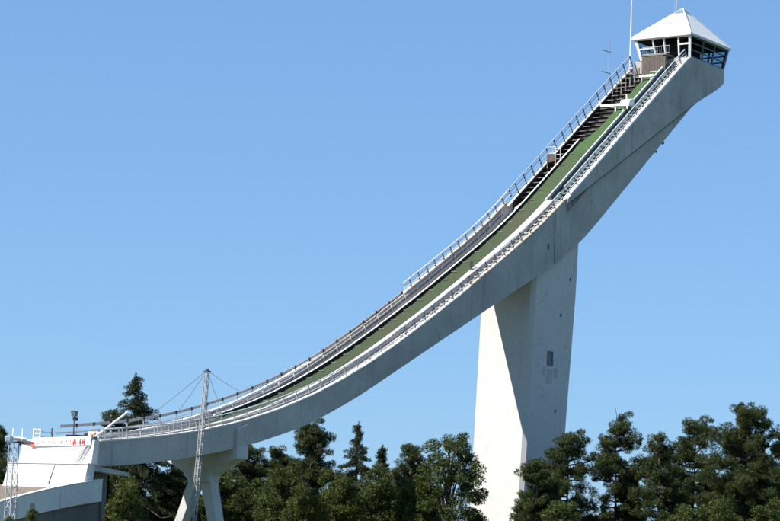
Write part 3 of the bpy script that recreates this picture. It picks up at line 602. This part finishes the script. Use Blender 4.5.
# catwalk with white posts off the far end
cw = thing('catwalk', 'narrow dark catwalk with white posts beyond the far end of the banner', 'catwalk', (64.3, -7.2, 6.9))
part('deck', MB().hexa([(63.8,-8.5,7.30),(64.7,-8.5,7.30),(64.7,-6.1,6.98),(63.8,-6.1,6.98),(63.8,-8.5,7.42),(64.7,-8.5,7.42),(64.7,-6.1,7.12),(63.8,-6.1,7.12)]), M['brown'], cw)
part('beam', MB().hexa([(63.98,-8.3,7.05),(64.2,-8.3,7.05),(64.2,-6.2,6.78),(63.98,-6.2,6.78),(63.98,-8.3,7.29),(64.2,-8.3,7.29),(64.2,-6.2,6.98),(63.98,-6.2,6.98)]), M['dark_wood'], cw); part('prop', MB().tube([(64.1, -8.1, 7.1), (64.1, -7.2, 5.6)], 0.07, 5), M['dark_wood'], cw)
for v_ in (-8.35, -7.35): part('post', MB().box(64.6, 64.67, v_ - 0.035, v_ + 0.035, 7.2, 8.2), M['white'], cw)
part('toe_rail', MB().tube([(64.65, -8.45, 7.55), (64.65, -6.9, 7.38)], 0.05, 5), M['white'], cw)
gt = thing('white_gate', 'small white gate frame standing at the far corner of the take-off', 'gate', (64.2, -6.2, 7.1))
for v_ in (-6.55, -5.85): part('post', MB().box(64.15, 64.25, v_ - 0.05, v_ + 0.05, 7.1, 8.2), M['white'], gt)
for z_ in (8.1, 7.8, 7.45): part('bar', MB().box(64.17, 64.23, -6.5, -5.9, z_, z_ + 0.08), M['white'], gt)
cb = thing('rope_rail', 'two dark rope rails between the white gate and the guard rail', 'rope', (63.5, -6.2, 7.2))
for dz in (0.0, -0.4): part('rope', MB().tube([(64.2, -5.85, 8.0 + dz), (63.0, -6.4, 7.95 + dz), (61.6, -7.1, 8.05 + dz)], 0.022, 5), M['dark_steel'], cb)
part('post', MB().box(61.5, 61.6, -7.15, -7.05, 7.3, 8.4), M['dark_steel'], cb)
# loudspeaker pole, boom, boxes
sp = thing('loudspeaker_pole', 'pole carrying two dark loudspeakers above the take-off', 'loudspeaker', (62, -4.4, 7.3))
part('pole', MB().tube([(62, -4.4, 7.1), (62, -4.4, 9.75)], 0.05, 6), M['dark_steel'], sp)
part('speaker', MB().hexa([(61.85,-4.58,9.3),(62.15,-4.58,9.3),(62.15,-4.22,9.3),(61.85,-4.22,9.3),(61.85,-4.6,9.72),(62.25,-4.6,9.76),(62.25,-4.2,9.76),(61.85,-4.2,9.72)]), M['bluebox'], sp)
part('speaker', MB().hexa([(61.9,-4.38,8.95),(62.2,-4.38,8.97),(62.2,-4.1,8.97),(61.9,-4.1,8.95),(61.9,-4.38,9.2),(62.22,-4.38,9.22),(62.22,-4.1,9.22),(61.9,-4.1,9.2)]), M['black'], sp)
bo = thing('boom_pole', 'long white boom pole slanting up over the near end of the take-off', 'pole', (64.0, -0.5, 7.35))
part('pole', MB().tube([(64.05, -0.5, 7.5), (60.2, -0.5, 9.75)], 0.085, 8), M['white'], bo); part('foot', MB().box(63.75, 64.3, -0.75, -0.25, 7.36, 7.6), M['dark_steel'], bo)
cs = thing('equipment_case', 'low dark equipment case at the foot of the loudspeaker pole', 'case', (61.9, -4.3, 7.3))
part('body', MB().hexa([(61.4,-5.0,7.2),(62.5,-5.0,7.2),(62.5,-3.7,7.2),(61.4,-3.7,7.2),(61.5,-4.8,7.78),(62.4,-4.8,7.78),(62.4,-3.8,7.78),(61.5,-3.8,7.78)]), M['black'], cs); part('lid', MB().box(61.48, 62.43, -4.83, -3.77, 7.785, 7.85), M['dark_wood'], cs)
tb = thing('tarp_bundle', 'tan canvas bundle lying beside the foot of the boom pole', 'bundle', (62.6, -1.7, 7.0))
bb = MB(); rr = random.Random(5)
for i in range(5):
    q0 = i / 4; rads = (0.22, 0.42, 0.5, 0.4, 0.2)[i]
    for j in range(8):
        a = 2 * math.pi * j / 8; bb.v.append((62.2 + q0 * 0.9, -1.7 + rads * math.cos(a) * rr.uniform(0.85, 1.1), 7.55 + rads * math.sin(a) * rr.uniform(0.9, 1.15)))
for i in range(4):
    for j in range(8): bb.f.append((i*8+j, i*8+(j+1)%8, i*8+8+(j+1)%8, i*8+8+j))
bb.f += [tuple(range(8)), tuple(range(39, 31, -1))]
part('canvas', bb, M['tan'], tb, smooth=True); part('strap', MB().box(62.6, 62.68, -2.22, -1.18, 7.05, 8.08), M['white'], tb)

# ------------------------------------------------------------------ trees
def leaf_mesh(name, centers, size, aspect, rs, material, droop=None):
    c = np.asarray(centers); c = c[(c[:, 2] > 9.0) | (rs.rand(len(c)) < 0.2)]; n = len(c)     # the low crowns stand outside the picture: thinner
    a = rs.normal(size=(n, 3)); 
    if droop is not None: a = a * (1 - droop[1]) + droop[0] * droop[1] * 2
    a /= np.linalg.norm(a, axis=1)[:, None] + 1e-9
    b = rs.normal(size=(n, 3)); b -= (b * a).sum(1)[:, None] * a; b /= np.linalg.norm(b, axis=1)[:, None] + 1e-9
    L = size * np.clip(np.exp(rs.normal(0, 0.35, size=(n, 1))), 0.45, 2.0) * 0.5; Wd = L * aspect
    v = np.stack([c - a * L + b * Wd * rs.uniform(0.2, 1.0, size=(n, 1)), c + a * L, c - a * L * rs.uniform(0.2, 1.0, size=(n, 1)) - b * Wd], 1).reshape(-1, 3)
    me = bpy.data.meshes.new(name); me.vertices.add(3 * n); me.vertices.foreach_set('co', v.astype(np.float32).ravel())
    me.loops.add(3 * n); me.loops.foreach_set('vertex_index', np.arange(3 * n, dtype=np.int32))
    me.polygons.add(n); me.polygons.foreach_set('loop_start', np.arange(0, 3 * n, 3, dtype=np.int32)); me.polygons.foreach_set('loop_total', np.full(n, 3, dtype=np.int32))
    me.materials.append(material); me.update(); return me
def clump(rs, c, r, n):          # points filling a flattened ragged blob, denser at its skin
    d = rs.normal(size=(n, 3)); d /= np.linalg.norm(d, axis=1)[:, None]
    k = rs.uniform(0.25, 1.0, size=(n, 1)) ** 0.5
    return np.asarray(c) + d * k * np.asarray(r)
def tree_root(name, label, x, y, group):
    o = bpy.data.objects.new(name, None); col.objects.link(o); o.location = (x, y, ground_h(x, y) - 0.1); return tag(o, label, 'tree', group)
def tree_part(name, me, root):
    o = bpy.data.objects.new(name, me); col.objects.link(o); o.parent = root; return o
def pine(x, y, H, Rd, seed, label, dead_top=False, base=0.42, dens=1.0, name='pine_tree', nbr=(4, 7)):
    rs = np.random.RandomState(seed); root = tree_root(name, label, x, y, 'pine trees around the ski jump')
    tr = MB(); bend = rs.uniform(-0.35, 0.35, 2); pts = []
    def axis(h): t = h / H; return np.array([bend[0] * math.sin(t * 3.0), bend[1] * math.sin(t * 2.4), h])
    for i in range(9): pts.append(tuple(axis(H * 0.97 * i / 8)))
    tr.tube(pts, 0.012 * H + 0.02, 7, 0.03); lim = MB()
    if dead_top: lim.tube([tuple(axis(H * 0.96)), tuple(axis(H * 0.99) + np.array([0.12, 0, 0.6])), tuple(axis(H) + np.array([-0.05, 0, 1.15]))], 0.05, 4, 0.02)
    P = []; h = base * H; hc = H * (1 - base); lob = rs.uniform(0, 6.28, 3)
    while h < H * 0.985:
        t = (h - base * H) / hc
        env = 1.28 * Rd * (0.62 + 0.38 * math.sin(min(1, t * 1.6 + 0.1) * math.pi * 0.5)) * (1 if t < 0.45 else max(0.2, 1 - ((t - 0.45) / 0.55) ** 1.45 * 0.8))
        env *= 1 + 0.12 * math.sin(t * 13 + lob[0])
        for k in range(rs.randint(*nbr)):
            az = rs.uniform(0, 2 * math.pi); p0 = axis(h)
            L = env * (rs.uniform(0.55, 1.1) if rs.rand() < 0.85 else rs.uniform(1.1, 1.4)) * (1 + 0.25 * math.sin(az + lob[1]) * math.cos(t * 5 + lob[2]))
            up = rs.uniform(-0.05, 0.3) * L + (0.35 * L if t > 0.7 else 0)
            dirv = np.array([math.cos(az), math.sin(az), 0])
            p1 = p0 + dirv * L * 0.55 + np.array([0, 0, up * 0.3]); p2 = p0 + dirv * L + np.array([0, 0, up])
            lim.tube([tuple(p0), tuple(p1), tuple(p2)], 0.05 + 0.02 * L, 4, 0.015)
            m_ = max(2, int(L / 0.36))
            for q in range(m_):
                f = 0.32 + 0.68 * (q + rs.uniform(0.2, 0.9)) / m_
                c = p0 + dirv * L * f + np.array([rs.normal() * 0.24, rs.normal() * 0.24, up * f + 0.1 + rs.normal() * 0.24])
                rr_ = rs.uniform(0.2, 0.5) * (0.85 + 0.1 * Rd)
                P.append(clump(rs, c, (rr_ * 1.12, rr_ * 1.12, rr_ * 0.8), int(195 * dens * rr_ / 0.45)))
        h += rs.uniform(0.36, 0.58)
    P.append(clump(rs, axis(H * 0.97), (0.3, 0.3, 0.5), 150))
    P = np.concatenate(P)
    tree_part('trunk', tr.mesh('trunk', M['bark'], smooth=True), root); tree_part('limbs', lim.mesh('limbs', M['bark_dark']), root)
    tree_part('crown', leaf_mesh('crown', P, 0.22, 0.24, rs, M['pine']), root)
def spruce(x, y, H, Rd, seed, label, dens=1.0, mt='spruce', power=1.05):
    rs = np.random.RandomState(seed); root = tree_root('spruce_tree', label, x, y, 'spruce trees around the ski jump')
    tr = MB().tube([(0, 0, 0), (0, 0, H * 0.5), (0, 0, H * 0.99)], 0.013 * H, 7, 0.02); lim = MB(); P = []
    h = 0.16 * H
    while h < H * 0.97:
        t = h / H; env = Rd * (((1 - t) / 0.45) ** power if t > 0.55 else 1.0 + 0.25 * (0.55 - t))
        for k in range(rs.randint(3, 6)):
            az = rs.uniform(0, 2 * math.pi); L = env * rs.uniform(0.55, 1.2) + 0.12; dirv = np.array([math.cos(az), math.sin(az), 0])
            dz = -0.28 * L; lim.tube([(0, 0, h), tuple(dirv * L * 0.6 + np.array([0, 0, h + dz])), tuple(dirv * L + np.array([0, 0, h + dz * 0.8]))], 0.03 + 0.01 * L, 4, 0.01)
            m_ = max(2, int(L / 0.32))
            for q in range(m_):
                f = 0.15 + 0.85 * (q + rs.uniform(0.2, 0.9)) / m_; w = 0.16 + 0.2 * (1 - f) * min(1, L) + 0.08
                c = dirv * L * f + np.array([rs.normal() * 0.08, rs.normal() * 0.08, h + dz * f - 0.08]); P.append(clump(rs, c, (w * 1.2, w * 1.2, w * 0.8), int(44 * dens)))
        h += rs.uniform(0.22, 0.4)
    P.append(clump(rs, (0, 0, H * 0.96), (0.16, 0.16, H * 0.03), 80))
    tree_part('trunk', tr.mesh('trunk', M['bark_dark'], smooth=True), root); tree_part('limbs', lim.mesh('limbs', M['bark_dark']), root)
    tree_part('crown', leaf_mesh('crown', np.concatenate(P), 0.23, 0.30, rs, M[mt]), root)
def broad(x, y, H, Rd, seed, label, mt='leaf', dens=1.0, base=0.25, name='broadleaf_tree'):
    rs = np.random.RandomState(seed); root = tree_root(name, label, x, y, 'broadleaf trees around the ski jump')
    tr = MB().tube([(0, 0, 0), (0.1, 0.05, H * 0.35), (0.0, 0.1, H * 0.75)], 0.014 * H, 7, 0.06); lim = MB(); P = []
    zc = H * (1 + base) / 2; hz = H * (1 - base) / 2
    nb = int(70 + Rd * Rd * 22)
    for k in range(nb):
        d = rs.normal(size=3); d /= np.linalg.norm(d); kk = rs.uniform(0.3, 1.0) ** 0.45
        c = np.array([d[0] * Rd * kk, d[1] * Rd * kk, zc + d[2] * (hz - 0.3) * kk]); rr_ = rs.uniform(0.4, 0.85) * (0.8 + 0.06 * Rd)
        if kk > 0.6 and k % 2: lim.tube([(0, 0.05, max(H * 0.2, c[2] - Rd * 0.9 - 0.5)), tuple(c * np.array([0.5, 0.5, 1]) - np.array([0, 0, 0.4])), tuple(c)], 0.07, 4, 0.015)
        P.append(clump(rs, c, (rr_, rr_, rr_ * 0.8), int(350 * dens * rr_)))
    tree_part('trunk', tr.mesh('trunk', M['bark_dark'], smooth=True), root); tree_part('limbs', lim.mesh('limbs', M['bark_dark']), root)
    tree_part('crown', leaf_mesh('crown', np.concatenate(P), 0.165, 0.68, rs, M[mt]), root)

pine(-35.2, 222, 18.9, 2.3, 11, 'dark pine at the left edge behind the take-off block', base=0.35)
spruce(-23.3, 228, 25.0, 6.4, 12, 'pointed dark spruce towering above the lower in-run')
pine(-25.6, 233, 21.4, 2.1, 13, 'bushy pine just left of the tall spruce, behind the guard rail', base=0.3)
spruce(-23.0, 250, 16.6, 2.4, 14, 'slim spruce in the dark below the in-run, right of the tall spruce')
pine(-20.0, 242, 16.3, 2.0, 15, 'small pine seen through the gap left of the lower pier', base=0.3)
pine(-13.4, 243, 18.9, 2.5, 16, 'pine with its top just under the beam right of the lower pier', base=0.3)
pine(-6.9, 240, 21.0, 2.6, 17, 'tall layered pine under the middle of the in-run', base=0.3)
spruce(-2.5, 246, 22.1, 3.9, 18, 'narrow spruce with a thin spire, tallest between in-run and pillar')
spruce(0.0, 236, 19.3, 2.6, 19, 'short pointed spruce right of the thin spired one')
pine(2.8, 239, 19.2, 2.2, 20, 'rounded pine left of the big leafy tree by the pillar', base=0.3)
broad(5.9, 216, 20.3, 3.4, 71, 'big leafy tree overlapping the left edge of the white pillar', dens=1.0, base=0.15)
pine(13.6, 212, 17.3, 1.8, 22, 'low pine in front of the foot of the pillar', base=0.4)
pine(16.9, 222, 20.4, 2.3, 23, 'slender pine overlapping the right edge of the pillar', nbr=(3, 6), base=0.45)
pine(21.3, 225, 21.7, 2.5, 24, 'full pine with a dead twig at its top right of the pillar', dead_top=True, nbr=(3, 6), base=0.52)
pine(24.9, 221, 20.2, 1.9, 25, 'open pine between the dead topped pine and the right hand group', nbr=(3, 6), base=0.45)
pine(29.8, 232, 21.8, 3.2, 126, 'broad pine on the left of the tallest pine at right', nbr=(3, 6), base=0.3)
pine(33.2, 222, 23.2, 3.7, 27, 'tallest pine near the right edge of the picture', base=0.3, nbr=(3, 6))
pine(38.4, 232, 22.2, 2.6, 28, 'pine cut by the right edge of the picture', base=0.3, nbr=(3, 6))
pine(23.6, 230, 17.2, 0.7, 29, 'thin young pine in the sky gap right of the dead topped pine', base=0.5)
broad(-19.0, 183, 13.9, 1.5, 31, 'young yellow green tree beside the end of the side wall', 'leaf_light')
broad(-14.4, 232, 16.2, 2.4, 32, 'leafy tree in the shade right of the lower pier')
broad(-9.0, 226, 16.6, 2.4, 33, 'leafy tree left of the tall layered pine')
broad(-3.8, 222, 16.0, 2.3, 34, 'olive green leafy tree below the thin spired spruce', 'leaf_light')
broad(-0.4, 226, 16.9, 2.2, 35, 'leafy tree below the short pointed spruce')
broad(3.6, 224, 16.4, 2.7, 36, 'leafy tree filling the space left of the big leafy tree')
broad(-17.2, 238, 14.6, 2.6, 37, 'leafy tree behind the legs of the lower pier')
broad(-6.6, 217, 14.6, 2.4, 38, 'pale green leafy tree in front of the layered pine', 'leaf_light')
broad(-24.5, 236, 14.2, 2.6, 39, 'dark leafy tree below the tall spruce')
broad(15.2, 208, 14.4, 1.9, 40, 'low leafy tree at the foot of the pillar')
broad(29.4, 214, 14.9, 2.5, 41, 'leafy tree under the right hand pines')
broad(33.9, 212, 15.0, 2.4, 42, 'leafy tree low at the right edge of the picture')
broad(26.6, 215, 14.4, 1.9, 43, 'leafy tree under the open pine')
broad(19.8, 226, 13.4, 2.0, 44, 'leafy bush tree under the dead topped pine')
spruce(-23.5, 166, 11.3, 0.7, 45, 'young pale spruce tip in front of the curved side wall', mt='leaf_light', dens=0.6)
spruce(-25.0, 166, 10.4, 0.8, 46, 'spruce tip at the bottom left corner beside the short lattice mast', mt='leaf_light', dens=0.6)
spruce(-21.6, 192, 14.2, 1.2, 47, 'young spruce just right of the curved side wall end')

pine(-28.2, 246, 17.0, 2.6, 51, 'shaded pine behind the ledge of the take-off block', base=0.1)
broad(-21.5, 246, 15.4, 2.6, 52, 'dark leafy tree between the tall spruce and the lower pier', base=0.05)
pine(-10.6, 250, 18.6, 2.6, 53, 'pine behind the leafy tree right of the lower pier', base=0.1)
pine(-16.6, 252, 17.0, 2.4, 54, 'pine showing between and right of the lower pier legs', base=0.1)
broad(-11.6, 236, 16.4, 2.6, 55, 'dense leafy tree right of the lower pier below the beam', base=0.05)
broad(-4.6, 236, 17.2, 2.6, 56, 'dense leafy tree right of the tall layered pine', base=0.05)
broad(0.9, 244, 17.6, 2.6, 57, 'dense leafy tree behind the short pointed spruce', base=0.05)
pine(35.6, 236, 21.0, 2.8, 58, 'dense pine behind the tallest pine at right', nbr=(3, 6), base=0.2)
pine(14.6, 214, 16.0, 1.9, 60, 'small pine covering the right foot of the pillar', base=0.35)
broad(31.6, 224, 17.6, 2.6, 61, 'dark leafy tree between the tallest pine and the broad pine', base=0.05)
broad(-23.4, 218, 15.0, 2.8, 62, 'dense leafy tree in the dark between the take-off block and the tall spruce', base=0.1)
pine(-19.6, 230, 15.6, 2.2, 63, 'shaded pine below the in-run left of the lower pier', base=0.1)
